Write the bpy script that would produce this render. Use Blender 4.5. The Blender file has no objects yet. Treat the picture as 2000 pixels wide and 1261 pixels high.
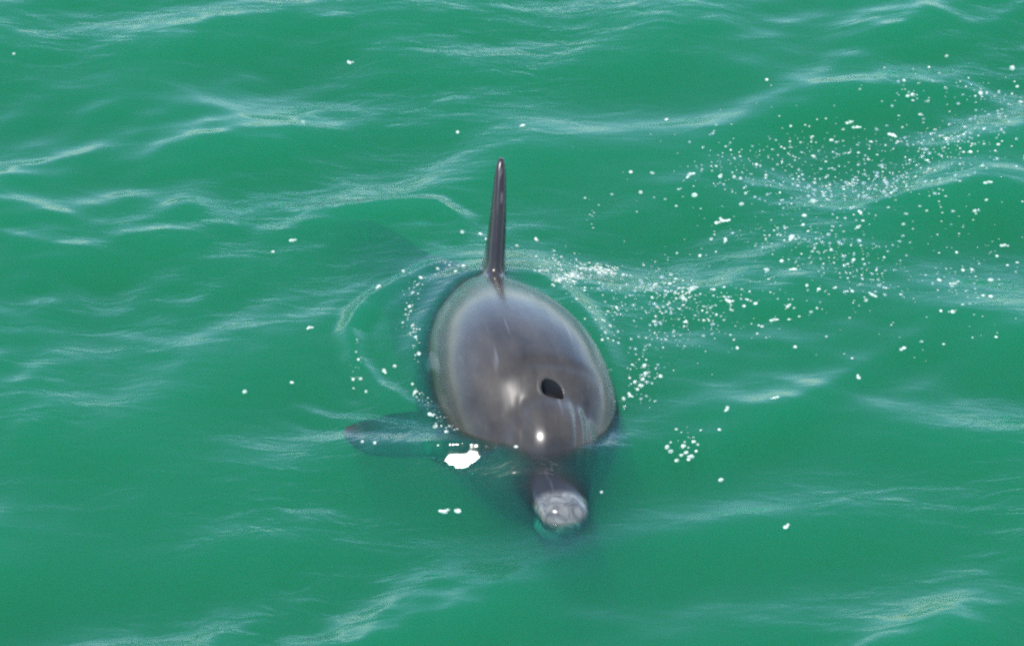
import bpy, bmesh, math, random
import numpy as np
from mathutils import Vector, Matrix
from mathutils.bvhtree import BVHTree

R = math.radians
Y0 = -0.735                        # beak tip, metres along Y
S = bpy.context.scene
COL = S.collection

# ------------------------------------------------------------------ camera
PITCH = 31.0
DIST = 10.0
FRAME_W = 2.0                      # metres seen across at the target
sp, cp = math.sin(R(PITCH)), math.cos(R(PITCH))
CAM = Vector((0.0, -DIST * cp, DIST * sp))
cam = bpy.data.cameras.new("camera")
cam.sensor_width = 36.0
cam.lens = 36.0 * DIST / FRAME_W
cam.clip_start = 0.1
cam.clip_end = 2000.0
cam_o = bpy.data.objects.new("camera", cam)
cam_o.location = CAM
cam_o.rotation_euler = (R(90 - PITCH), 0, 0)
COL.objects.link(cam_o)
S.camera = cam_o

# ------------------------------------------------------------------ sky + sun
SUN_EL = 72.0
SUN_AZ = 228.0                     # degrees clockwise from +Y (behind the camera, a little left)
world = bpy.data.worlds.new("World")
S.world = world
world.use_nodes = True
wn = world.node_tree
wn.nodes.clear()
sky = wn.nodes.new("ShaderNodeTexSky")
sky.sky_type = 'NISHITA'
sky.sun_disc = False
sky.sun_elevation = R(SUN_EL)
sky.sun_rotation = R(SUN_AZ)
sky.air_density = 1.0
sky.dust_density = 0.3
sky.ozone_density = 6.0
bg = wn.nodes.new("ShaderNodeBackground")
bg.inputs["Strength"].default_value = 0.15
wo = wn.nodes.new("ShaderNodeOutputWorld")
wn.links.new(sky.outputs[0], bg.inputs[0])
wn.links.new(bg.outputs[0], wo.inputs[0])

az = R(SUN_AZ)
SUN_DIR = Vector((math.sin(az) * math.cos(R(SUN_EL)), math.cos(az) * math.cos(R(SUN_EL)), math.sin(R(SUN_EL))))
sun = bpy.data.lights.new("sun", 'SUN')
sun.energy = 2.0
sun.angle = R(0.53)
sun.color = (1.0, 0.965, 0.91)
sun_o = bpy.data.objects.new("sun", sun)
sun_o.rotation_euler = (-SUN_DIR).to_track_quat('-Z', 'Y').to_euler()
sun_o.location = SUN_DIR * 30
COL.objects.link(sun_o)

S.view_settings.view_transform = 'Standard'
S.view_settings.look = 'None'
S.view_settings.gamma = 1.0
S.view_settings.use_curve_mapping = False
S.view_settings.exposure = 1.4
S.cycles.use_denoising = False       # the photograph is grainy; the sampling grain stands for it
S.cycles.max_bounces = 6
S.cycles.volume_bounces = 1
S.cycles.transparent_max_bounces = 16
S.cycles.filter_width = 2.4        # the photograph is a soft telephoto frame

# ------------------------------------------------------------------ helpers
def px(x, y, z=0.0):
    """Pixel of the 2000x1261 photograph -> world point at height z."""
    f = 2000.0 * DIST / FRAME_W
    d = Vector(((x - 1000.0) / f, 0, 0)) + Vector((0, cp, -sp)) + Vector((0, sp, cp)) * (-(y - 630.5) / f)
    t = (z - CAM.z) / d.z
    p = CAM + d * t
    return p.x, p.y

def sstep(a, b, x):
    t = np.clip((x - a) / (b - a), 0, 1)
    return t * t * (3 - 2 * t)

def new_mat(name):
    m = bpy.data.materials.new(name)
    m.use_nodes = True
    m.node_tree.nodes.clear()
    return m, m.node_tree

def N(nt, t, **kw):
    n = nt.nodes.new(t)
    for k, v in kw.items():
        setattr(n, k, v)
    return n

def mesh_obj(name, verts, faces, mat, parent=None, smooth=True):
    me = bpy.data.meshes.new(name)
    me.from_pydata([tuple(v) for v in verts], [], faces)
    me.update()
    if smooth:
        me.polygons.foreach_set("use_smooth", [True] * len(me.polygons))
    if mat:
        me.materials.append(mat)
    o = bpy.data.objects.new(name, me)
    COL.objects.link(o)
    if parent:
        o.parent = parent
    return o

# ------------------------------------------------------------------ materials
SIG_S = 1.8
SIG_A = (40.0, 2.05, 7.0)

def water_material():
    m, nt = new_mat("sea_water")
    out = N(nt, "ShaderNodeOutputMaterial")
    geo = N(nt, "ShaderNodeNewGeometry")
    # fine capillary ripples as relief
    mp = N(nt, "ShaderNodeMapping")
    mp.inputs["Scale"].default_value = (0.85, 1.9, 1.0)
    nt.links.new(geo.outputs["Position"], mp.inputs[0])
    n1 = N(nt, "ShaderNodeTexNoise")
    n1.inputs["Scale"].default_value = 12
    n1.inputs["Detail"].default_value = 4
    n1.inputs["Roughness"].default_value = 0.5
    n1.inputs["Distortion"].default_value = 0.6
    nt.links.new(mp.outputs[0], n1.inputs["Vector"])
    b = N(nt, "ShaderNodeBump")
    at = N(nt, "ShaderNodeAttribute", attribute_name="ripple")
    nt.links.new(at.outputs["Fac"], b.inputs["Strength"])
    b.inputs["Distance"].default_value = 0.0085
    nt.links.new(n1.outputs[0], b.inputs["Height"])
    lw = N(nt, "ShaderNodeLayerWeight")
    lw.inputs["Blend"].default_value = 0.5
    nt.links.new(b.outputs[0], lw.inputs["Normal"])
    pw = N(nt, "ShaderNodeMath", operation='POWER')
    pw.inputs[1].default_value = 5.0
    nt.links.new(lw.outputs["Facing"], pw.inputs[0])
    fr = N(nt, "ShaderNodeMath", operation='MULTIPLY_ADD')
    fr.inputs[1].default_value = 0.98
    fr.inputs[2].default_value = 0.02
    nt.links.new(pw.outputs[0], fr.inputs[0])
    tr = N(nt, "ShaderNodeBsdfTransparent")
    gl = N(nt, "ShaderNodeBsdfGlossy")
    gl.inputs["Roughness"].default_value = 0.13
    nt.links.new(b.outputs[0], gl.inputs["Normal"])
    mx = N(nt, "ShaderNodeMixShader")
    nt.links.new(fr.outputs[0], mx.inputs[0])
    nt.links.new(tr.outputs[0], mx.inputs[1])
    nt.links.new(gl.outputs[0], mx.inputs[2])
    nt.links.new(mx.outputs[0], out.inputs["Surface"])
    # turbid green water: scattering + absorption
    vs = N(nt, "ShaderNodeVolumeScatter")
    vs.inputs["Color"].default_value = (1, 1, 1, 1)
    vs.inputs["Density"].default_value = SIG_S
    vs.inputs["Anisotropy"].default_value = 0.0
    va = N(nt, "ShaderNodeVolumeAbsorption")
    mxa = max(SIG_A)
    va.inputs["Color"].default_value = tuple(1 - a / mxa for a in SIG_A) + (1,)
    va.inputs["Density"].default_value = mxa
    ad = N(nt, "ShaderNodeAddShader")
    nt.links.new(vs.outputs[0], ad.inputs[0])
    nt.links.new(va.outputs[0], ad.inputs[1])
    nt.links.new(ad.outputs[0], out.inputs["Volume"])
    return m

def skin_material():
    m, nt = new_mat("dolphin_skin")
    out = N(nt, "ShaderNodeOutputMaterial")
    tc = N(nt, "ShaderNodeTexCoord")
    sep = N(nt, "ShaderNodeSeparateXYZ")
    nt.links.new(tc.outputs["Object"], sep.inputs[0])
    bs = N(nt, "ShaderNodeBsdfPrincipled")
    # mottled grey brown
    mp = N(nt, "ShaderNodeMapping")
    mp.inputs["Scale"].default_value = (1.0, 0.35, 1.0)
    nt.links.new(tc.outputs["Object"], mp.inputs[0])
    n1 = N(nt, "ShaderNodeTexNoise")
    n1.inputs["Scale"].default_value = 14
    n1.inputs["Detail"].default_value = 8
    n1.inputs["Roughness"].default_value = 0.62
    nt.links.new(mp.outputs[0], n1.inputs["Vector"])
    cr = N(nt, "ShaderNodeValToRGB")
    cr.color_ramp.elements[0].position = 0.3
    cr.color_ramp.elements[0].color = (0.025, 0.019, 0.012, 1)
    cr.color_ramp.elements[1].position = 0.72
    cr.color_ramp.elements[1].color = (0.074, 0.060, 0.042, 1)
    nt.links.new(n1.outputs[0], cr.inputs[0])
    # pale worn beak tip, with blotches
    bt = N(nt, "ShaderNodeMapRange")
    bt.inputs["From Min"].default_value = Y0 + .078
    bt.inputs["From Max"].default_value = Y0 + .060
    nt.links.new(sep.outputs["Y"], bt.inputs[0])
    n2 = N(nt, "ShaderNodeTexNoise")
    n2.inputs["Scale"].default_value = 38
    n2.inputs["Detail"].default_value = 4
    n2.inputs["Distortion"].default_value = 1.2
    nt.links.new(tc.outputs["Object"], n2.inputs["Vector"])
    cr2 = N(nt, "ShaderNodeValToRGB")
    cr2.color_ramp.elements[0].position = 0.35
    cr2.color_ramp.elements[0].color = (0.07, 0.068, 0.06, 1)
    cr2.color_ramp.elements[1].position = 0.65
    cr2.color_ramp.elements[1].color = (0.2, 0.19, 0.155, 1)
    nt.links.new(n2.outputs[0], cr2.inputs[0])
    mix = N(nt, "ShaderNodeMix", data_type='RGBA')
    nt.links.new(bt.outputs[0], mix.inputs["Factor"])
    nt.links.new(cr.outputs[0], mix.inputs["A"])
    nt.links.new(cr2.outputs[0], mix.inputs["B"])
    # fine pale tooth-rake scratches running along the body
    mp3 = N(nt, "ShaderNodeMapping")
    mp3.inputs["Rotation"].default_value = (0, 0, 0.5)
    mp3.inputs["Scale"].default_value = (60, 5, 20)
    nt.links.new(tc.outputs["Object"], mp3.inputs[0])
    n3 = N(nt, "ShaderNodeTexNoise")
    n3.inputs["Scale"].default_value = 1.0
    n3.inputs["Detail"].default_value = 1
    nt.links.new(mp3.outputs[0], n3.inputs["Vector"])
    sc = N(nt, "ShaderNodeMapRange")
    sc.inputs["From Min"].default_value = 0.67
    sc.inputs["From Max"].default_value = 0.74
    sc.inputs["To Max"].default_value = 0.5
    nt.links.new(n3.outputs[0], sc.inputs[0])
    base_shade = N(nt, "ShaderNodeMapRange", interpolation_type='SMOOTHSTEP')  # shade of the submerged head, painted as a dark band round the beak base
    base_shade.inputs["From Min"].default_value = Y0 + .19
    base_shade.inputs["From Max"].default_value = Y0 + .14
    nt.links.new(sep.outputs["Y"], base_shade.inputs[0])
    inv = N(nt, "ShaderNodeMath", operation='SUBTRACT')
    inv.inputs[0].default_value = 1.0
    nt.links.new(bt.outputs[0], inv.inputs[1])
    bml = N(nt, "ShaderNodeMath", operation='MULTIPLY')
    nt.links.new(base_shade.outputs[0], bml.inputs[0]); nt.links.new(inv.outputs[0], bml.inputs[1])
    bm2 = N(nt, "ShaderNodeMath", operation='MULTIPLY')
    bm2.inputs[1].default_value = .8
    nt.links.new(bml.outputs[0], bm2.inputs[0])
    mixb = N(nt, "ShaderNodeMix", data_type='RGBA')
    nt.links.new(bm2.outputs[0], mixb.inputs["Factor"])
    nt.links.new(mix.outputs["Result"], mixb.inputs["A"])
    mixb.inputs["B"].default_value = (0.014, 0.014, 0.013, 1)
    mix2 = N(nt, "ShaderNodeMix", data_type='RGBA')
    nt.links.new(sc.outputs[0], mix2.inputs["Factor"])
    # charcoal dorsal fin
    fy = N(nt, "ShaderNodeMapRange", interpolation_type='SMOOTHSTEP')
    fy.inputs["From Min"].default_value = Y0 + .76; fy.inputs["From Max"].default_value = Y0 + .84
    nt.links.new(sep.outputs["Y"], fy.inputs[0])
    fz = N(nt, "ShaderNodeMapRange", interpolation_type='SMOOTHSTEP')
    fz.inputs["From Min"].default_value = .03; fz.inputs["From Max"].default_value = .08
    fz.inputs["To Max"].default_value = .75
    nt.links.new(sep.outputs["Z"], fz.inputs[0])
    fm = N(nt, "ShaderNodeMath", operation='MULTIPLY')
    nt.links.new(fy.outputs[0], fm.inputs[0]); nt.links.new(fz.outputs[0], fm.inputs[1])
    mixf = N(nt, "ShaderNodeMix", data_type='RGBA')
    nt.links.new(fm.outputs[0], mixf.inputs["Factor"])
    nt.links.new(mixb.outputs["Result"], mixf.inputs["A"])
    mixf.inputs["B"].default_value = (0.018, 0.015, 0.012, 1)
    nt.links.new(mixf.outputs["Result"], mix2.inputs["A"])
    mix2.inputs["B"].default_value = (0.15, 0.14, 0.13, 1)
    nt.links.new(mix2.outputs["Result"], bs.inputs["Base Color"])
    # wet film: low roughness, streaks of running water along the body
    mp4 = N(nt, "ShaderNodeMapping")
    mp4.inputs["Scale"].default_value = (34, 3.0, 6)
    nt.links.new(tc.outputs["Object"], mp4.inputs[0])
    n4 = N(nt, "ShaderNodeTexNoise")
    n4.inputs["Scale"].default_value = 1.0
    n4.inputs["Detail"].default_value = 2
    nt.links.new(mp4.outputs[0], n4.inputs["Vector"])
    rr = N(nt, "ShaderNodeMapRange")
    rr.inputs["From Min"].default_value = 0.35
    rr.inputs["From Max"].default_value = 0.65
    rr.inputs["To Min"].default_value = 0.22
    rr.inputs["To Max"].default_value = 0.40
    nt.links.new(n4.outputs[0], rr.inputs[0])
    nt.links.new(rr.outputs[0], bs.inputs["Roughness"])
    # a film of water covers whatever stands out of the sea; below the surface skin and water are index-matched
    at = N(nt, "ShaderNodeAttribute", attribute_name="above_water")
    hf = N(nt, "ShaderNodeMath", operation='MULTIPLY')
    hf.inputs[1].default_value = .15
    nt.links.new(at.outputs["Fac"], hf.inputs[0])
    nt.links.new(hf.outputs[0], bs.inputs["Specular IOR Level"])
    cw = N(nt, "ShaderNodeMath", operation='MULTIPLY')
    cw.inputs[1].default_value = .8
    nt.links.new(at.outputs["Fac"], cw.inputs[0])
    nt.links.new(cw.outputs[0], bs.inputs["Coat Weight"])
    bs.inputs["IOR"].default_value = 1.4
    bs.inputs["Coat Roughness"].default_value = 0.20
    bs.inputs["Coat IOR"].default_value = 1.40
    b = N(nt, "ShaderNodeBump")
    b.inputs["Strength"].default_value = 0.3
    b.inputs["Distance"].default_value = 0.005
    nt.links.new(n4.outputs[0], b.inputs["Height"])
    nt.links.new(b.outputs[0], bs.inputs["Normal"])
    nt.links.new(bs.outputs[0], out.inputs["Surface"])
    return m

def simple_mat(name, col, rough, **kw):
    m, nt = new_mat(name)
    out = N(nt, "ShaderNodeOutputMaterial")
    bs = N(nt, "ShaderNodeBsdfPrincipled")
    nz = N(nt, "ShaderNodeTexNoise")
    nz.inputs["Scale"].default_value = 90
    cr = N(nt, "ShaderNodeValToRGB")
    cr.color_ramp.elements[0].color = tuple(c * 0.85 for c in col) + (1,)
    cr.color_ramp.elements[1].color = tuple(min(1, c * 1.1) for c in col) + (1,)
    geo = N(nt, "ShaderNodeNewGeometry")
    nt.links.new(geo.outputs["Position"], nz.inputs["Vector"])
    nt.links.new(nz.outputs[0], cr.inputs[0])
    nt.links.new(cr.outputs[0], bs.inputs["Base Color"])
    bs.inputs["Roughness"].default_value = rough
    for k, v in kw.items():
        bs.inputs[k].default_value = v
    nt.links.new(bs.outputs[0], out.inputs["Surface"])
    return m

M_WATER = water_material()
M_SKIN = skin_material()
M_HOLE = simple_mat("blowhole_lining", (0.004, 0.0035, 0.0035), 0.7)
M_EYE = simple_mat("dark_eye", (0.01, 0.008, 0.007), 0.1)
def foam_material():
    """Wet froth: white bubble walls with the water showing through between them."""
    m, nt = new_mat("bubble_foam")
    out = N(nt, "ShaderNodeOutputMaterial")
    df = N(nt, "ShaderNodeBsdfPrincipled")
    df.inputs["Base Color"].default_value = (0.74, 0.75, 0.60, 1)
    df.inputs["Roughness"].default_value = 0.15
    tr = N(nt, "ShaderNodeBsdfTransparent")
    geo = N(nt, "ShaderNodeNewGeometry")
    nz = N(nt, "ShaderNodeTexNoise")
    nz.inputs["Scale"].default_value = 140
    nt.links.new(geo.outputs["Position"], nz.inputs["Vector"])
    mr = N(nt, "ShaderNodeMapRange")
    mr.inputs["From Min"].default_value = .38; mr.inputs["From Max"].default_value = .62
    mr.inputs["To Min"].default_value = .15; mr.inputs["To Max"].default_value = .75
    nt.links.new(nz.outputs[0], mr.inputs[0])
    mx = N(nt, "ShaderNodeMixShader")
    nt.links.new(mr.outputs[0], mx.inputs[0])
    nt.links.new(tr.outputs[0], mx.inputs[1]); nt.links.new(df.outputs[0], mx.inputs[2])
    nt.links.new(mx.outputs[0], out.inputs["Surface"])
    return m
M_FOAM = foam_material()

def film_material():
    """Clear bubble skin: see-through with a glossy Fresnel coat and a little froth."""
    m, nt = new_mat("bubble_film")
    out = N(nt, "ShaderNodeOutputMaterial")
    lw = N(nt, "ShaderNodeLayerWeight")
    pw = N(nt, "ShaderNodeMath", operation='POWER')
    pw.inputs[1].default_value = 3.0
    nt.links.new(lw.outputs["Facing"], pw.inputs[0])
    fr = N(nt, "ShaderNodeMath", operation='MULTIPLY_ADD')
    fr.inputs[1].default_value = 0.7
    fr.inputs[2].default_value = 0.06
    nt.links.new(pw.outputs[0], fr.inputs[0])
    tr = N(nt, "ShaderNodeBsdfTransparent")
    gl = N(nt, "ShaderNodeBsdfGlossy")
    gl.inputs["Roughness"].default_value = 0.15
    df = N(nt, "ShaderNodeBsdfDiffuse")
    df.inputs["Color"].default_value = (0.8, 0.82, 0.76, 1)
    m0 = N(nt, "ShaderNodeMixShader")
    m0.inputs[0].default_value = 0.14
    nt.links.new(tr.outputs[0], m0.inputs[1])
    nt.links.new(df.outputs[0], m0.inputs[2])
    mx = N(nt, "ShaderNodeMixShader")
    nt.links.new(fr.outputs[0], mx.inputs[0])
    nt.links.new(m0.outputs[0], mx.inputs[1])
    nt.links.new(gl.outputs[0], mx.inputs[2])
    nt.links.new(mx.outputs[0], out.inputs["Surface"])
    return m
M_FILM = film_material()

# ------------------------------------------------------------------ the sea
def crest(points, hb):
    """Photo pixels (x, y, height) -> arrays x, y, h of a crest line in the world."""
    P = []
    for (a, b, h) in points:
        wx, wy = px(a, b, h)
        P.append((wx, wy, h))
    P.sort()
    return np.array(P), hb

# (points, back length, front length)
CRESTS = [
    # bow wave pushed up in front of the melon, trailing off to both sides
    ([(540, 846, .000), (640, 862, .022), (760, 872, .040), (880, 880, .050), (1000, 884, .060), (1100, 885, .063),
      (1190, 877, .056), (1290, 866, .032), (1400, 850, .0)], .085, .092),
    ([(1130, 884, .000), (1200, 874, .012), (1290, 866, .028), (1400, 842, .042), (1500, 806, .040), (1580, 762, .034), (1700, 690, .022),
      (1850, 610, .012), (2050, 560, .0)], .20, .07),
]
RIDGES = [
    # ambient crests read off the photograph: (points, height, back, front)
    ([(-60, 225), (0, 213), (110, 186), (190, 165), (240, 138)], .020, .16, .09),
    ([(-60, 110), (150, 92), (330, 80), (430, 70), (620, 82)], .020, .20, .09),
    ([(520, 90), (640, 85), (770, 74), (880, 100), (1050, 108)], .020, .15, .10),
    ([(1050, 110), (1250, 100), (1400, 110), (1560, 120), (1700, 80), (1860, 30)], .016, .20, .10),
    ([(1500, 190), (1650, 125), (1800, 60), (1900, 20)], .013, .14, .09),
    ([(-80, 472), (60, 462), (220, 455), (330, 452), (450, 470), (540, 455)], .020, .16, .10),
    ([(120, 420), (280, 402), (420, 430), (560, 408), (700, 402), (880, 400)], .014, .10, .07),
    ([(-60, 880), (60, 840), (150, 796), (265, 782), (330, 790)], .018, .12, .09),
    ([(-60, 690), (100, 680), (250, 690), (400, 690), (520, 690), (640, 650)], .012, .13, .08),
    ([(-80, 1012), (60, 985), (170, 965), (330, 962), (500, 948), (600, 972), (720, 975)], .022, .17, .10),
    ([(40, 1190), (180, 1205), (300, 1228), (420, 1205), (540, 1175), (660, 1138)], .016, .14, .09),
    ([(880, 1085), (1000, 1068), (1090, 1040), (1190, 1015), (1320, 1000)], .010, .10, .07),
    ([(1480, 965), (1570, 952), (1700, 970), (1800, 998), (1920, 1012)], .014, .12, .08),
    ([(1300, 1045), (1420, 1052), (1560, 1075), (1700, 1072)], .010, .10, .08),
    ([(1720, 1200), (1840, 1190), (1980, 1172), (2060, 1175)], .012, .11, .08),
    ([(1480, 830), (1600, 850), (1720, 858), (1850, 860), (1980, 850)], .009, .10, .07),
    ([(700, 1105), (820, 1098), (960, 1085)], .008, .09, .06),
    ([(560, 940), (680, 925), (820, 920)], .006, .08, .05),
    ([(60, 770), (200, 760), (340, 772), (470, 760)], .010, .10, .07),
    ([(-40, 610), (120, 600), (260, 620), (420, 600), (560, 590)], .010, .12, .08),
    # thin lip running along the dolphin's right flank
    ([(655, 665), (685, 640), (720, 615), (800, 560), (860, 520)], .012, .05, .035),
    ([(1780, 640), (1880, 660), (2050, 690)], .012, .14, .09),
]

LIPS = [
    ([(870, 520), (780, 560), (710, 610), (682, 660), (692, 715), (730, 765), (800, 815), (870, 850)], .014, .020),
    ([(1010, 545), (1090, 580), (1150, 650), (1190, 730), (1205, 800), (1195, 865)], .007, .022),
    ([(960, 545), (880, 590), (835, 650), (812, 720), (830, 790), (880, 850)], .006, .022),
    ([(560, 780), (640, 812), (740, 838), (820, 858)], .008, .018),
    ([(640, 420), (740, 408), (850, 405), (900, 430), (890, 480)], .012, .025),
]

def ridge_field(X, Y, pts, hs, Lb, Lf):
    yc = np.interp(X, pts[:, 0], pts[:, 1])
    e = min(.26, .45 * (pts[-1, 0] - pts[0, 0]))
    fade = sstep(pts[0, 0] - .04, pts[0, 0] + e, X) * (1 - sstep(pts[-1, 0] - e, pts[-1, 0] + .04, X))
    d = Y - yc
    L = np.where(d > 0, Lb, Lf)
    q = (np.sqrt(d * d + 0.012 ** 2) - 0.012) / L
    return hs * fade * np.exp(-q ** 1.25)

rng = np.random.RandomState(11)
WAVES = []
for i in range(90):
    lam = 0.06 * (15.0 ** rng.rand())               # 0.06 .. 0.9 m
    th = R(-90 + 12) + rng.normal(0, 0.7)           # running towards the camera
    k = 2 * math.pi / lam
    steep = (0.021 * math.exp(-(math.log(lam / .40) / .7) ** 2) + .0165) * (0.6 + 0.8 * rng.rand())
    WAVES.append((k * math.cos(th), k * math.sin(th), steep / k, rng.rand() * 2 * math.pi))

# flat steep facet on the bow wave that mirrors the sun to the camera
GX, GY = px(902, 903, .030)
VIEW = (CAM - Vector((GX, GY, .03))).normalized()
HALF = (VIEW + SUN_DIR).normalized()
GSX, GSY = -HALF.x / HALF.z, -HALF.y / HALF.z

def sea(X, Y):
    """Displaced positions of the sea surface above rest points X, Y (numpy arrays)."""
    DX = np.zeros_like(X); DY = np.zeros_like(X); Z = np.zeros_like(X)
    near = np.exp(-(((X - .03) / .34) ** 4 + ((Y + .35) / .48) ** 4))
    slick = np.exp(-(((X - .55) / .5) ** 2 + ((Y - .25) / .6) ** 2))
    att = 1 - .8 * near - .35 * slick
    # gusts: the small ripples come in patches
    patch = .9 + .5 * np.sin(2.3 * X + 1.1 * Y + .7) * np.sin(2.9 * Y - 1.3 * X + 2.0) + .3 * np.sin(5.1 * X - 3.3 * Y)
    patch = np.clip(patch, .25, 1.7)
    for (kx, ky, a, ph) in WAVES:
        k = math.hypot(kx, ky)
        p = kx * X + ky * Y + ph
        c, s = np.cos(p), np.sin(p)
        g = att * patch if k > 22 else att
        Z += a * g * c
        DX -= .85 * a * g * kx / k * s
        DY -= .85 * a * g * ky / k * s
    X2, Y2 = X + DX, Y + DY
    # slow warp so that the crest lines are not ruled
    wob = .010 * np.sin(23 * X2 + 1.3) + .007 * np.sin(51 * X2 + .4) + .004 * np.sin(97 * X2)
    for n, (pts, h, Lb, Lf) in enumerate(RIDGES):
        P = np.array(sorted(px(a, b, h) for a, b in pts))
        w2 = wob + .014 * np.sin((11 + n % 5) * X2 + 2.1 * n) + .006 * np.sin((37 + 3 * (n % 4)) * X2 + n)
        amp = .80 + .38 * np.sin((9 + n % 3) * X2 + 1.7 * n) + .22 * np.sin((21 + n % 5) * X2 + .6 * n)
        Z += ridge_field(X2, Y2 + w2, P, .68 * h * np.clip(amp, .1, 1.4), 1.5 * Lb, 1.35 * Lf)
    for pts, Lb, Lf in CRESTS:
        P, _ = crest(pts, 0)
        hs = np.interp(X2, P[:, 0], P[:, 2])
        Z = Z * (1 - .6 * np.clip(hs / .05, 0, 1) * np.exp(-((Y2 + .60) / .10) ** 2))
        Z += ridge_field(X2, Y2 + .15 * wob, P, hs, Lb, Lf)
    # the animal lifts a smooth dome of water as it surfaces
    Z += .064 * np.exp(-((((X2 + .02) / .30) ** 2 + ((Y2 + .12) / .33) ** 2)) ** 1.2)
    # lips of water peeling off both flanks
    for pts, a, w in LIPS:
        P = np.array([px(x, y, .01) for x, y in pts])
        d = np.full(X2.shape, 9.0); t_all = np.zeros(X2.shape)
        for k in range(len(P) - 1):
            ab = P[k + 1] - P[k]
            t = np.clip(((X2 - P[k, 0]) * ab[0] + (Y2 - P[k, 1]) * ab[1]) / (ab @ ab), 0, 1)
            dk = np.hypot(X2 - P[k, 0] - t * ab[0], Y2 - P[k, 1] - t * ab[1])
            t_all = np.where(dk < d, (k + t) / (len(P) - 1), t_all)
            d = np.minimum(d, dk)
        Z += a * np.sin(math.pi * np.clip(t_all, 0, 1)) ** .6 * (np.exp(-(d / w) ** 1.5) - .45 * np.exp(-((d - 1.9 * w) / w) ** 2))
    # mirror facet
    wd = .058 * np.clip(1 + .75 * (Y2 - GY) / .030, .25, 1.6) * (1 + .10 * np.sin(190 * Y2))
    r = np.sqrt(((X2 - GX) / wd) ** 2 + ((Y2 - GY) / (.034 + .004 * np.sin(150 * X2) + .003 * np.sin(310 * X2 + 1))) ** 2)
    m = 1 - sstep(.62, 1.15, r)
    plane = .030 + GSX * (X2 - GX) + GSY * (Y2 - GY)
    Z = Z * (1 - m) + plane * m
    return X2, Y2, Z

def axis(lo, hi, step, far, n):
    core = np.arange(lo, hi + step * .5, step)
    g = (far / step / n) ** (1 / (n * 1.0))
    out = []
    d = step
    x = core[-1]
    while x < far:
        d *= 1.16
        x += d
        out.append(x)
    outl = []
    d = step
    x = core[0]
    while x > -far:
        d *= 1.16
        x -= d
        outl.append(x)
    return np.concatenate([np.array(outl[::-1]), core, np.array(out)])

def build_water():
    xs = axis(-1.2, 1.2, .006, 250, 40)
    ys = axis(-1.4, 1.6, .0068, 250, 40)
    nx, ny = len(xs), len(ys)
    X, Y = np.meshgrid(xs, ys)
    far = 1 - sstep(6, 25, np.hypot(X, Y))
    X2, Y2, Z = sea(X, Y)
    X2 = X + (X2 - X) * far; Y2 = Y + (Y2 - Y) * far; Z = Z * far
    top = np.stack([X2, Y2, Z], -1).reshape(-1, 3)
    idx = np.arange(nx * ny).reshape(ny, nx)
    F = np.stack([idx[:-1, :-1], idx[:-1, 1:], idx[1:, 1:], idx[1:, :-1]], -1).reshape(-1, 4)
    # closed body of water: skirt + bottom
    rim = np.concatenate([idx[0, :], idx[1:, -1], idx[-1, -2::-1], idx[-2:0:-1, 0]])
    low = top[rim].copy(); low[:, 2] = -6.0
    n0 = len(top)
    V = np.concatenate([top, low])
    nr = len(rim)
    j = np.arange(nr); jn = (j + 1) % nr
    SK = np.stack([rim[jn], rim[j], n0 + j, n0 + jn], -1)
    faces = F.tolist() + SK.tolist() + [list(range(n0 + nr - 1, n0 - 1, -1))]
    me = bpy.data.meshes.new("water")
    me.from_pydata(V.tolist(), [], faces)
    me.polygons.foreach_set("use_smooth", [True] * len(F) + [False] * (nr + 1))
    me.materials.append(M_WATER)
    at = me.attributes.new("ripple", 'FLOAT', 'POINT')
    pt = .75 + .45 * np.sin(2.1 * V[:, 0] + 3.3 * V[:, 1] + 1.0) * np.sin(3.7 * V[:, 1] - 1.9 * V[:, 0]) + .3 * np.sin(6.1 * V[:, 0] - 4.3 * V[:, 1])
    rp = .62 * np.clip(pt, .3, 1.3) * sstep(.8, 1.3, np.sqrt(((V[:, 0] - GX) / .062) ** 2 + ((V[:, 1] - GY) / .030) ** 2))
    rp *= 1 - .7 * np.exp(-((V[:, 0] + .08) / .22) ** 4 - ((V[:, 1] + .64) / .07) ** 2)
    at.data.foreach_set("value", rp.astype(np.float32))
    o = bpy.data.objects.new("water", me)
    COL.objects.link(o)
    o["kind"] = "structure"
    o["label"] = "green rippled sea water around the surfacing dolphin"
    bvh = BVHTree.FromPolygons(V[:n0].tolist(), F.tolist())
    return o, bvh

water, WATER_BVH = build_water()

def water_at(x, y):
    h = WATER_BVH.ray_cast(Vector((x, y, 1.0)), Vector((0, 0, -1)))
    return (h[0], h[1]) if h[0] is not None else (Vector((x, y, 0)), Vector((0, 0, 1)))

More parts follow.
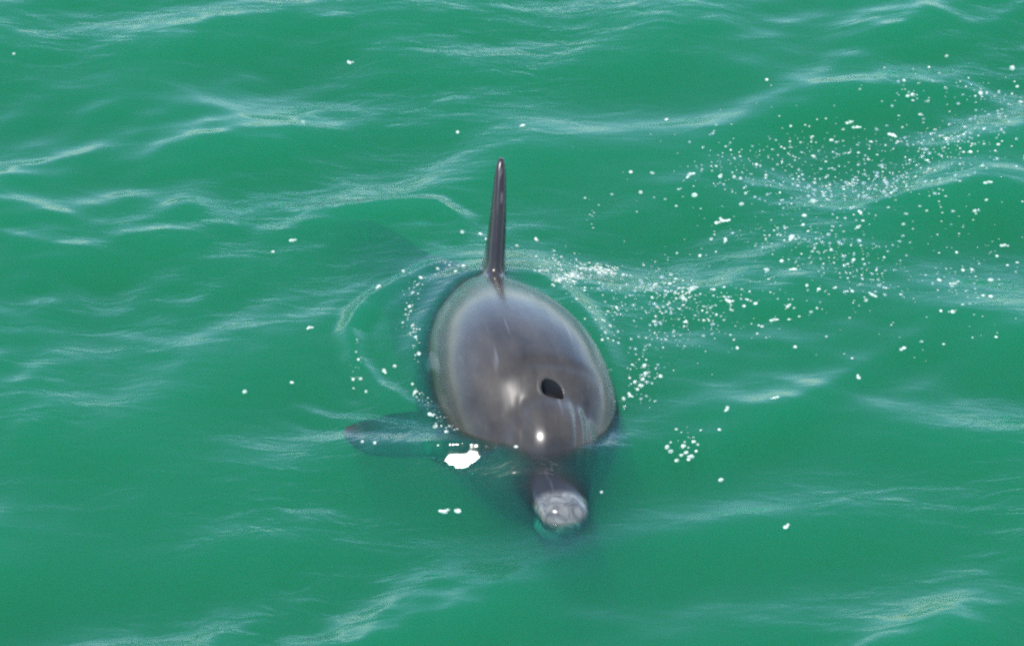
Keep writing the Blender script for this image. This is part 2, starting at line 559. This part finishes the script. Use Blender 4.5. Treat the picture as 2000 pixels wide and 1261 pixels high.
# ------------------------------------------------------------------ the dolphin
# local frame: the animal faces -Y; Y0 + s is the distance back from the beak tip
def loft(stations, nseg=40, cap=True, nres=6):
    """stations: (s, cx, ztop, zbot, w, exponent)"""
    st = np.array(stations, float)
    # resample with a smooth (Catmull-Rom like) interpolation
    ss = [st[0]]
    for i in range(len(st) - 1):
        p0 = st[max(i - 1, 0)]; p1 = st[i]; p2 = st[i + 1]; p3 = st[min(i + 2, len(st) - 1)]
        for k in range(1, nres + 1):
            t = k / nres
            h = p2[0] - p1[0]
            m1 = (p2 - p0) / max(p2[0] - p0[0], 1e-6) * h
            m2 = (p3 - p1) / max(p3[0] - p1[0], 1e-6) * h
            q = (2*t**3 - 3*t**2 + 1) * p1 + (t**3 - 2*t**2 + t) * m1 + (-2*t**3 + 3*t**2) * p2 + (t**3 - t**2) * m2
            q[0] = p1[0] + h * t
            ss.append(q)
    V = []; F = []
    for q in ss:
        s, cx, zt, zb, w, e = q
        zc = (zt + zb) / 2; hz = max((zt - zb) / 2, .001); w = max(w, .001)
        for a in range(nseg):
            t = 2 * math.pi * a / nseg
            c, sn = math.cos(t), math.sin(t)
            V.append((cx + w * math.copysign(abs(c) ** (2 / e), c), Y0 + s, zc + hz * math.copysign(abs(sn) ** (2 / e), sn)))
    n = len(ss)
    for i in range(n - 1):
        for a in range(nseg):
            b = (a + 1) % nseg
            F.append((i*nseg + a, (i+1)*nseg + a, (i+1)*nseg + b, i*nseg + b))
    F.append(tuple(range(nseg)))
    F.append(tuple(reversed(range((n-1)*nseg, n*nseg))))
    return V, F

def ellipsoid(c, r, nu=32, nv=20):
    V = []; F = []
    for i in range(nv + 1):
        ph = math.pi * i / nv
        for j in range(nu):
            t = 2 * math.pi * j / nu
            V.append((c[0] + r[0]*math.sin(ph)*math.cos(t), c[1] + r[1]*math.sin(ph)*math.sin(t), c[2] + r[2]*math.cos(ph)))
    for i in range(nv):
        for j in range(nu):
            k = (j + 1) % nu
            F.append((i*nu + j, (i+1)*nu + j, (i+1)*nu + k, i*nu + k))
    return V, F

def blade(sections, nseg=24):
    """fin: list of (le point, te point, thickness, thickness axis)"""
    V = []; F = []
    for le, te, th, ax in sections:
        le, te, ax = Vector(le), Vector(te), Vector(ax).normalized()
        for a in range(nseg):
            t = 2 * math.pi * a / nseg
            u = (1 - math.cos(t)) / 2
            prof = math.sin(t) * (1.0 - .35 * u) * (1.25 - .5 * u)
            p = le.lerp(te, u) + ax * (th / 2 * prof)
            V.append(tuple(p))
    n = len(sections)
    for i in range(n - 1):
        for a in range(nseg):
            b = (a + 1) % nseg
            F.append((i*nseg + a, i*nseg + b, (i+1)*nseg + b, (i+1)*nseg + a))
    F.append(tuple(reversed(range(nseg))))
    F.append(tuple(range((n-1)*nseg, n*nseg)))
    return V, F

def tail_x(s):
    return -0.26 * max(0, (s - .80)) ** 1.6

pieces = []
# trunk, from inside the beak to the tail stock
pieces.append(loft([
    (0.11, 0, -.010, -.085, .045, 2.0),
    (0.14, 0, .004, -.100, .070, 2.1),
    (0.18, 0, .036, -.118, .100, 2.1),
    (0.23, 0, .080, -.135, .126, 2.1),
    (0.29, 0, .118, -.155, .150, 2.05),
    (0.34, 0, .142, -.175, .165, 2.15),
    (0.41, 0, .151, -.198, .176, 2.2),
    (0.50, 0, .150, -.222, .178, 2.3),
    (0.61, 0, .134, -.245, .170, 2.3),
    (0.72, 0, .102, -.270, .152, 2.15),
    (0.83, 0, .054, -.290, .132, 1.9),
    (0.95, tail_x(0.95), -.012, -.290, .140, 1.75),
    (1.08, tail_x(1.08), -.058, -.280, .100, 1.9),
    (1.22, tail_x(1.22), -.120, -.275, .075, 2.0),
    (1.42, tail_x(1.42), -.170, -.310, .058, 2.0),
    (1.62, tail_x(1.62), -.300, -.390, .036, 2.0),
    (1.74, tail_x(1.74), -.370, -.425, .024, 2.0),
], 48))
# melon
pieces.append(ellipsoid((0.000, Y0 + .262, -.002), (.106, .134, .115)))
# upper beak and lower jaw
pieces.append(loft([
    (0.000, 0, .004, -.022, .012, 2.2),
    (0.006, 0, .018, -.026, .030, 2.2),
    (0.022, 0, .029, -.028, .045, 2.2),
    (0.050, 0, .033, -.030, .050, 2.2),
    (0.090, 0, .036, -.042, .058, 2.2),
    (0.135, 0, .044, -.050, .070, 2.1),
    (0.220, 0, .056, -.055, .084, 2.0)], 32))
pieces.append(loft([
    (0.002, 0, -.028, -.034, .012, 2.2),
    (0.010, 0, -.024, -.046, .030, 2.2),
    (0.030, 0, -.023, -.056, .041, 2.2),
    (0.070, 0, -.024, -.064, .045, 2.2),
    (0.120, 0, -.026, -.076, .050, 2.2),
    (0.200, 0, -.030, -.100, .064, 2.0)], 32))
# dorsal fin (blade thickness across X)
def dfs(z, le, te, th):
    def q(y):
        p = Vector((0, y - .79, z))
        p = Matrix.Rotation(R(-8.5), 3, 'Z') @ p        # the back curves, so the fin points straight at the camera
        p = Matrix.Rotation(R(-7.0), 3, 'Y') @ p
        return (p.x, Y0 + .79 + p.y, p.z)
    return (q(le), q(te), th, (1, -.12, 0))
pieces.append(blade([
    dfs(-.080, .75, 1.13, .078), dfs(.000, .785, 1.07, .064), dfs(.030, .81, 1.035, .054), dfs(.060, .835, 1.015, .047),
    dfs(.105, .87, 1.00, .041), dfs(.150, .905, .992, .036), dfs(.187, .94, .997, .032), dfs(.216, .970, 1.006, .027),
    dfs(.230, .985, 1.010, .018)]))
# pectoral flippers
PIV = Vector((0.098, Y0, -.014))
YAW, ROLL = R(10.0), R(12.0)
POSE = (Matrix.Translation(PIV) @ Matrix.Rotation(YAW, 4, 'Z') @ Matrix.Rotation(ROLL, 4, 'Y') @ Matrix.Translation(-Vector((0, Y0, -.02))))
INV = POSE.inverted()
def flipper(sd):
    secs = []
    if sd < 0:     # held out to the side just under the surface
        x0, y0 = px(905, 885, -.045); x1, y1 = px(668, 904, -.002)
        A, B = Vector((x0, y0, -.045)), Vector((x1, y1, -.002))
    else:
        A, B = POSE @ Vector((.12, Y0 + .38, -.14)), POSE @ Vector((.26, Y0 + .54, -.30))
    for t, lo, ch, th in ((0, 0, .15, .045), (.15, 0, .15, .04), (.35, .0, .145, .032), (.6, .005, .135, .024), (.8, .02, .11, .018), (.93, .05, .06, .013), (1.0, .085, .012, .009)):
        p = A.lerp(B, t)
        le = INV @ Vector((p.x, p.y + lo, p.z)); te = INV @ Vector((p.x - .01, p.y + lo + ch, p.z + (.016 if sd < 0 else -.012)))
        ax = INV.to_3x3() @ Vector((.25, .1, 1 if sd < 0 else -1))
        secs.append((le, te, th, ax))
    return blade(secs)
pieces.append(flipper(-1))
pieces.append(flipper(1))
# flukes
for sd in (-1, 1):
    secs = []
    tx = tail_x(1.72)
    for t, lo, ch, th in ((0, 0, .17, .045), (.2, .01, .16, .032), (.5, .06, .12, .022), (.8, .13, .07, .013), (1, .20, .02, .006)):
        secs.append(((tx + sd * .23 * t, Y0 + 1.68 + lo, -.385 - lo * .3), (tx + sd * .23 * t, Y0 + 1.68 + lo + ch, -.40 - (lo + ch) * .3), th, (0, .2, sd)))
    pieces.append(blade(secs))

def build_dolphin():
    V = []; F = []
    for v, f in pieces:
        o = len(V)
        V += v
        F += [tuple(i + o for i in q) for q in f]
    me = bpy.data.meshes.new("tmp")
    me.from_pydata(V, [], F)
    bm = bmesh.new(); bm.from_mesh(me)
    # every shell must point outwards for the volume union
    bmesh.ops.recalc_face_normals(bm, faces=bm.faces)
    bm.to_mesh(me); bm.free()
    tmp = bpy.data.objects.new("tmp", me)
    COL.objects.link(tmp)
    rm = tmp.modifiers.new("r", 'REMESH'); rm.mode = 'VOXEL'; rm.voxel_size = .0048
    sm = tmp.modifiers.new("s", 'SMOOTH'); sm.factor = .5; sm.iterations = 34
    dg = bpy.context.evaluated_depsgraph_get()
    ev = tmp.evaluated_get(dg)
    body_me = bpy.data.meshes.new_from_object(ev)
    bpy.data.objects.remove(tmp)
    hx, hy = .000, Y0 + .292
    bm = bmesh.new(); bm.from_mesh(body_me)
    fs = [f for f in bm.faces if f.normal.z > .2 and abs(f.calc_center_median().x - hx) < .045 and abs(f.calc_center_median().y - hy) < .048 and f.calc_center_median().z > .03]
    es = list({e for f in fs for e in f.edges})
    bmesh.ops.subdivide_edges(bm, edges=es, cuts=3, use_grid_fill=True)
    vs = [v for v in bm.verts if abs(v.co.x - hx) < .043 and abs(v.co.y - hy) < .046 and v.co.z > .03]
    for _ in range(8):
        bmesh.ops.smooth_vert(bm, verts=vs, factor=.5, use_axis_x=True, use_axis_y=True, use_axis_z=True)
    bm.to_mesh(body_me); bm.free()
    n = len(body_me.vertices)
    co = np.empty(n * 3); body_me.vertices.foreach_get("co", co); co = co.reshape(-1, 3)
    bvh0 = BVHTree.FromPolygons(co.tolist(), [tuple(p.vertices) for p in body_me.polygons])

    # blowhole: a D-shaped open pit a little left of the animal's midline
    def hole_r(u, v):
        # u across, v along (positive = back); curved back edge, flatter front edge
        du = u / .0215
        dv = (v + .004 + .006 * du) / np.where(v + .006 * du > -.004, .0250, .0170)
        return (np.abs(du) ** 2.4 + np.abs(dv) ** 2.2) ** (1 / 2.3)
    up = co[:, 2] > .06
    r = hole_r(co[:, 0] - hx, co[:, 1] - hy)
    pit = np.where(up, .055 * np.clip((1.0 - r) / .22, 0, 1), 0)
    lip = np.where(up, .0010 * np.exp(-((r - 1.18) / .16) ** 2), 0)
    co[:, 2] += lip - pit
    # soft crease behind the blowhole and rake dimples
    co[:, 2] -= np.where(up, .003 * np.exp(-((co[:, 1] - (hy + .055)) / .014) ** 2 - ((co[:, 0]) / .08) ** 2), 0)
    # shallow furrows running from the blowhole down the melon
    for fx, dx, a, w in ((-.062, .02, .0045, .008), (.036, .03, .0035, .006), (.060, .03, .0035, .007)):
        along = sstep(Y0 + .12, Y0 + .17, co[:, 1]) * (1 - sstep(Y0 + .24, Y0 + .30, co[:, 1]))
        co[:, 2] -= np.where(co[:, 2] > .0, a * along * np.exp(-((co[:, 0] - fx - dx * (co[:, 1] - Y0 - .2)) / w) ** 2), 0)
    body_me.vertices.foreach_set("co", co.ravel())
    body_me.update()
    dry = np.ones(n, np.float32)
    M4 = np.array(POSE)
    wco = co @ M4[:3, :3].T + M4[:3, 3]
    for i in np.nonzero(wco[:, 2] < .09)[0]:
        z = wco[i, 2]
        if z < -.05:
            dry[i] = 0
        else:
            dry[i] = min(1, max(0, (z - water_at(wco[i, 0], wco[i, 1])[0].z) / .006 + .5))
    body_me.attributes.new("above_water", 'FLOAT', 'POINT').data.foreach_set("value", dry)
    body_me.polygons.foreach_set("use_smooth", [True] * len(body_me.polygons))
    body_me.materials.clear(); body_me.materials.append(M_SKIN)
    body_me.name = "body"

    root = bpy.data.objects.new("dolphin", None)
    COL.objects.link(root)
    root["label"] = "wet grey dolphin surfacing head-on with open blowhole and upright dorsal fin"
    root["category"] = "dolphin"
    body = bpy.data.objects.new("body", body_me)
    COL.objects.link(body); body.parent = root

    # lining of the blowhole
    HV = []; HF = []
    nr, na = 8, 40
    def top(x, y):
        h = bvh0.ray_cast(Vector((x, y, 1)), Vector((0, 0, -1)))
        return h[0].z
    # rim radius per angle by bisection on hole_r
    for i in range(nr + 1):
        f = .965 * (1 - i / nr) + .02
        for a in range(na):
            t = 2 * math.pi * a / na
            lo, hi = 0, .06
            for _ in range(24):
                mid = (lo + hi) / 2
                if hole_r(np.array(mid * math.cos(t)), np.array(mid * math.sin(t))) < f: lo = mid
                else: hi = mid
            x, y = hx + lo * math.cos(t), hy + lo * math.sin(t)
            d = -min(.19 * (1 - f), .036)
            HV.append((x, y, top(x, y) + d))
    for i in range(nr):
        for a in range(na):
            b = (a + 1) % na
            HF.append((i*na + a, i*na + b, (i+1)*na + b, (i+1)*na + a))
    HF.append(tuple(range(nr*na, (nr+1)*na)))
    bh = mesh_obj("blowhole", HV, HF, M_HOLE, root)
    bh["label"] = "dark open blowhole on top of the head"

    # eyes, low on both cheeks
    for sd in (-1, 1):
        h = bvh0.ray_cast(Vector((sd * .5, Y0 + .25, -.055)), Vector((-sd, 0, 0)))
        p = h[0]
        v, f = ellipsoid((p.x - sd * .004, p.y, p.z), (.010, .014, .010), 16, 10)
        mesh_obj("eye", v, f, M_EYE, root)
    return root

dolphin = build_dolphin()
# swims towards the camera, a little to the right, rolled onto its left side
dolphin.matrix_world = POSE

# ------------------------------------------------------------------ bubbles and foam
random.seed(5)
def bubble_mesh(name, blobs, mat, sub=2):
    bm = bmesh.new()
    for (x, y, r, fl) in blobs:
        g = bmesh.ops.create_icosphere(bm, subdivisions=sub, radius=r, matrix=Matrix.Translation((x, y, r * .12)) @ Matrix.Diagonal((1, 1, fl, 1)))
        for v in g['verts']:
            v.co += Vector((random.uniform(-1, 1), random.uniform(-1, 1), random.uniform(-1, 1))) * r * .05
    for f in bm.faces: f.smooth = True
    me = bpy.data.meshes.new(name)
    bm.to_mesh(me); bm.free()
    me.materials.append(mat)
    return me

VARS = [
    bubble_mesh("bubble", [(0, 0, 1, .8)], M_FOAM),
    bubble_mesh("bubble", [(0, 0, 1, .75), (1.2, .3, .6, .8)], M_FOAM),
    bubble_mesh("bubble", [(-.6, 0, .8, .7), (.6, .1, .9, .7), (1.7, -.2, .5, .8)], M_FOAM),
    bubble_mesh("bubble", [(0, 0, .9, .6), (.9, .9, .5, .8), (-.9, .5, .6, .7)], M_FOAM),
]

T = []   # bright single bubbles, photo pixels: from the enlarged trail (zoom factor 2.034, origin 1200, 80)
for a, b in [(605,155),(207,305),(1320,65),(1250,100),(1150,160),(1185,215),(1165,220),(1580,110),(1455,210),(1480,200),(1615,230),
             (1245,245),(1215,305),(700,352),(930,342),(957,357),(862,400),(792,463),(565,490),(603,530),(300,530),(150,525),(65,522),
             (105,603),(318,615),(520,605),(505,650),(790,630),(1100,375),(1125,405),(1245,475),(1320,387),(1388,375),(1415,440),
             (1462,503),(1100,602),(1525,408),(1480,560),(1478,620),(1430,690),(1148,732),(755,693),(705,780),(455,717),(405,728),
             (430,720),(750,730),(968,740),(975,680),(1545,815),(1520,850),(1360,840),(1420,900),(1385,903),(1290,945),(1350,960),
             (1495,940),(1495,1015),(1465,1010),(1030,1010),(1000,1030),(945,995),(812,985),(765,970),(665,875),(715,910),(605,910),
             (950,870),(860,830),(340,850),(220,965),(245,940),(310,985),(270,1020),(165,965),(150,1020),(170,1060),(395,990),
             (455,1030),(560,1040),(515,1050),(690,1050),(805,1060),(630,1108),(588,1135),(355,1110),(285,1115),(160,1115),
             (1297,1072),(1345,1075),(718,1215),(488,1220),(205,1190),(1150,1225),(440,790),(385,785),(475,540),(500,545),(420,540),
             (1580,200),(1600,180)]:
    T.append((1200 + a / 2.034, 80 + b / 2.034))
BIG = {(318,615): 1.9, (105,603): 1.5, (300,530): 1.4, (1580,110): 1.7, (1455,210): 1.6, (705,780): 1.5, (1030,1010): 1.4,
       (790,630): 1.4, (1185,215): 1.4, (1100,375): 1.5, (310,985): 1.5, (270,1020): 1.6, (455,1030): 1.5, (690,1050): 1.3, (665,875): 1.3}
bigpx = {(1200 + a / 2.034, 80 + b / 2.034): s for (a, b), s in BIG.items()}

GROUPS = [
    ("small white bubble in the far end of the sparkling trail, near the top right corner", "bubbles at the far end of the trail",
     [p for p in T if p[1] < 215]),
    ("small white bubble among the densest froth of the trail, level with the dorsal fin", "bubbles in the densest froth",
     [p for p in T if 215 <= p[1] < 400 and p[0] >= 1470]),
    ("small white bubble just right of the dorsal fin, left of the dense froth", "bubbles just right of the fin",
     [p for p in T if 215 <= p[1] < 480 and p[0] < 1470]),
    ("small white bubble in the lower right of the trail, away from the dolphin", "bubbles in the lower right of the trail",
     [p for p in T if p[1] >= 400 and p[0] >= 1470]),
    ("small white bubble in the near end of the trail, beside the dolphin's back", "bubbles beside the back",
     [p for p in T if p[1] >= 480 and p[0] < 1470]),
    ("small white bubble drifting alone on open green water beyond the dorsal fin", "lone bubbles beyond the fin",
     [(894, 260), (1022, 246), (592, 238), (27, 106), (1498, 157), (683, 125)]),
    ("tiny white bubble on the green water left of the dolphin", "bubbles left of the dolphin",
     [(570, 470), (533, 492), (478, 765), (570, 748), (605, 640)]),
    ("white bubble clinging along the waterline on the dolphin's left-hand side in view", "bubbles along the left flank",
     [(700, 703), (715, 757), (750, 722), (771, 712), (855, 527), (822, 545), (740, 562), (800, 600), (806, 640), (812, 662),
      (818, 690), (806, 742), (810, 758), (690, 735), (704, 730), (840, 810), (850, 830), (872, 845), (890, 540), (905, 525), (788, 530)]),
    ("white bubble right behind or beside the base of the dorsal fin", "bubbles at the fin base",
     [(903, 453), (938, 457), (950, 467), (1000, 487), (1010, 480), (1048, 468)]),
    ("white bubble in the short chain beside the dolphin's shadowed right-hand flank", "bubbles beside the shadowed flank",
     [(1245, 760), (1230, 771), (1258, 715), (1255, 740), (1262, 728), (1290, 735), (1218, 778), (1252, 752), (1240, 745),
      (1182, 655), (1192, 640), (1176, 668)]),
    ("white bubble in the small cluster right of the bow wave crest", "bubbles right of the bow wave",
     [(1330, 880), (1345, 890), (1310, 875), (1335, 866), (1355, 860), (1350, 882), (1322, 892), (1303, 870), (1340, 875), (1360, 872)]),
    ("lone white bubble on the smooth water right of the dolphin's head", "lone bubbles right of the head",
     [(1553, 678), (1677, 738), (1515, 783), (1420, 800), (1405, 840), (1408, 938), (1535, 1028), (1175, 947), (1760, 685)]),
    ("white bubble riding on the bow wave right in front of the melon", "bubbles in front of the melon",
     [(1008, 890), (1028, 889), (1038, 888), (1064, 868)]),
    ("pale elongated bubble, one of a close pair below the bright sun glint", "bubbles below the sun glint", [(868, 1001), (894, 999)]),
    ("white bubble above the dark submerged flipper", "bubbles above the flipper", [(708, 866), (732, 870)]),
]

def frame_at(x, y):
    p, n = water_at(x, y)
    q = n.to_track_quat('Z', 'Y')
    return p, q

for label, group, pts in GROUPS:
    for (a, b) in pts:
        wx, wy = px(a, b, .01)
        p, q = frame_at(wx, wy)
        wx, wy = px(a, b, p.z)
        p, q = frame_at(wx, wy)
        s = (1.3 if group == "bubbles below the sun glint" else bigpx.get((a, b), 1.0)) * random.uniform(.0028, .0046)
        o = bpy.data.objects.new("bubble", VARS[random.choice([0, 0, 1, 2, 3]) if s > .004 else 0])
        COL.objects.link(o)
        rz = Matrix.Rotation(random.uniform(-.5, .5), 4, 'Z')
        o.matrix_world = Matrix.Translation(p) @ q.to_matrix().to_4x4() @ rz @ Matrix.Diagonal((s * random.uniform(1, 1.5), s, s, 1))
        o["label"] = label; o["category"] = "bubble"; o["group"] = group

def foam(name, label, spots, mat, rmin, rmax, flat=.7):
    """many tiny bubbles nobody could count: one stuff object. spots: (px x, px y, spread x, spread y, count)"""
    bm0 = bmesh.new(); bmesh.ops.create_icosphere(bm0, subdivisions=1, radius=1)
    bv = np.array([v.co[:] for v in bm0.verts]); bf = np.array([[v.index for v in f.verts] for f in bm0.faces]); bm0.free()
    VV = []; FF = []; off = 0
    for (cx, cy, sx, sy, cnt, tilt) in spots:
        for _ in range(cnt):
            u, v = random.gauss(0, 1), random.gauss(0, 1)
            a = cx + u * sx
            b = cy + v * sy + tilt * u * sx
            wx, wy = px(a, b, .01)
            p, q = frame_at(wx, wy)
            s = rmin + (rmax - rmin) * random.random() ** 2.5
            mt = np.array(q.to_matrix())
            sc = np.array([s * random.uniform(1, 1.6), s, s * flat])
            VV.append((bv * sc) @ mt.T + np.array(p) + np.array([0, 0, s * .1]))
            FF.append(bf + off); off += len(bv)
    o = mesh_obj(name, np.concatenate(VV).tolist(), np.concatenate(FF).tolist(), mat)
    o["kind"] = "stuff"; o["label"] = label; o["category"] = "foam"
    return o

foam("fine_foam", "scattered specks of fine foam trailing off to the right of the dolphin", [
    (1760, 300, 90, 45, 150, -.05), (1880, 280, 40, 30, 60, 0), (1840, 270, 60, 25, 40, 0), (1550, 270, 30, 20, 40, 0), (1640, 260, 30, 15, 20, 0), (1450, 320, 60, 25, 70, -.1),
    (1600, 340, 60, 30, 60, -.1), (1530, 460, 60, 30, 60, .2), (1640, 500, 60, 40, 90, .2), (1720, 540, 40, 25, 30, 0), (1290, 590, 80, 42, 80, .1),
    (1380, 600, 60, 30, 60, .1), (1180, 640, 25, 40, 40, .3), (1300, 560, 35, 10, 40, 0), (1880, 500, 50, 40, 40, 0), (1930, 170, 50, 22, 40, .2), (1780, 180, 20, 20, 12, 0),
    (1160, 400, 15, 12, 10, 0), (1255, 740, 22, 28, 40, -.8), (1335, 880, 22, 14, 25, -.5), (1090, 510, 30, 14, 50, 0), (1120, 560, 22, 16, 40, 0), (1500, 640, 150, 40, 40, 0), (1900, 640, 80, 25, 15, 0), (1560, 420, 210, 110, 230, -.25), (1780, 330, 140, 80, 140, 0), (1300, 600, 110, 50, 110, 0)],
    M_FOAM, .0008, .0030)
foam("dim_froth", "faint half-clear specks of froth among the brighter foam of the trail", [
    (1760, 300, 120, 60, 120, -.05), (1550, 300, 80, 40, 70, 0), (1640, 500, 110, 55, 120, .2), (1300, 600, 90, 45, 110, .1), (1430, 340, 90, 40, 50, 0), (1900, 190, 60, 35, 40, 0),
    (1250, 740, 30, 40, 40, -.8), (1880, 520, 80, 60, 50, 0), (1120, 540, 40, 25, 40, 0)], M_FILM, .0015, .0042, .8)
foam("foam_film", "thin clear froth of burst bubbles floating in the trail", [
    (1700, 350, 32, 24, 35, 0), (1735, 320, 28, 20, 20, 0), (1820, 270, 45, 26, 20, 0), (1560, 350, 30, 20, 15, 0), (1640, 510, 60, 35, 25, .2), (1260, 600, 60, 40, 25, 0)],
    M_FILM, .002, .0060, .8)
foam("foam_patch", "small ragged white foam patches right of the dorsal fin", [
    (1168, 508, 20, 6, 80, -.1), (1185, 518, 14, 4, 40, 0), (1120, 548, 9, 8, 50, 0), (1100, 565, 12, 6, 40, -.5), (1060, 540, 8, 6, 12, 0), (1335, 572, 9, 8, 30, 0)],
    M_FOAM, .0014, .0042, .5)
foam("flank_froth", "fine froth and droplets strung along the waterline of the left-hand flank", [
    (800, 620, 9, 30, 45, 0), (830, 570, 16, 8, 16, -.5), (812, 690, 7, 35, 30, 0), (820, 790, 8, 10, 14, 1), (850, 832, 14, 6, 26, .8), (890, 862, 14, 4, 20, .4),
    (692, 740, 6, 12, 10, 0), (700, 700, 5, 20, 8, 0), (880, 535, 14, 8, 12, 0)],
    M_FOAM, .0007, .0026)
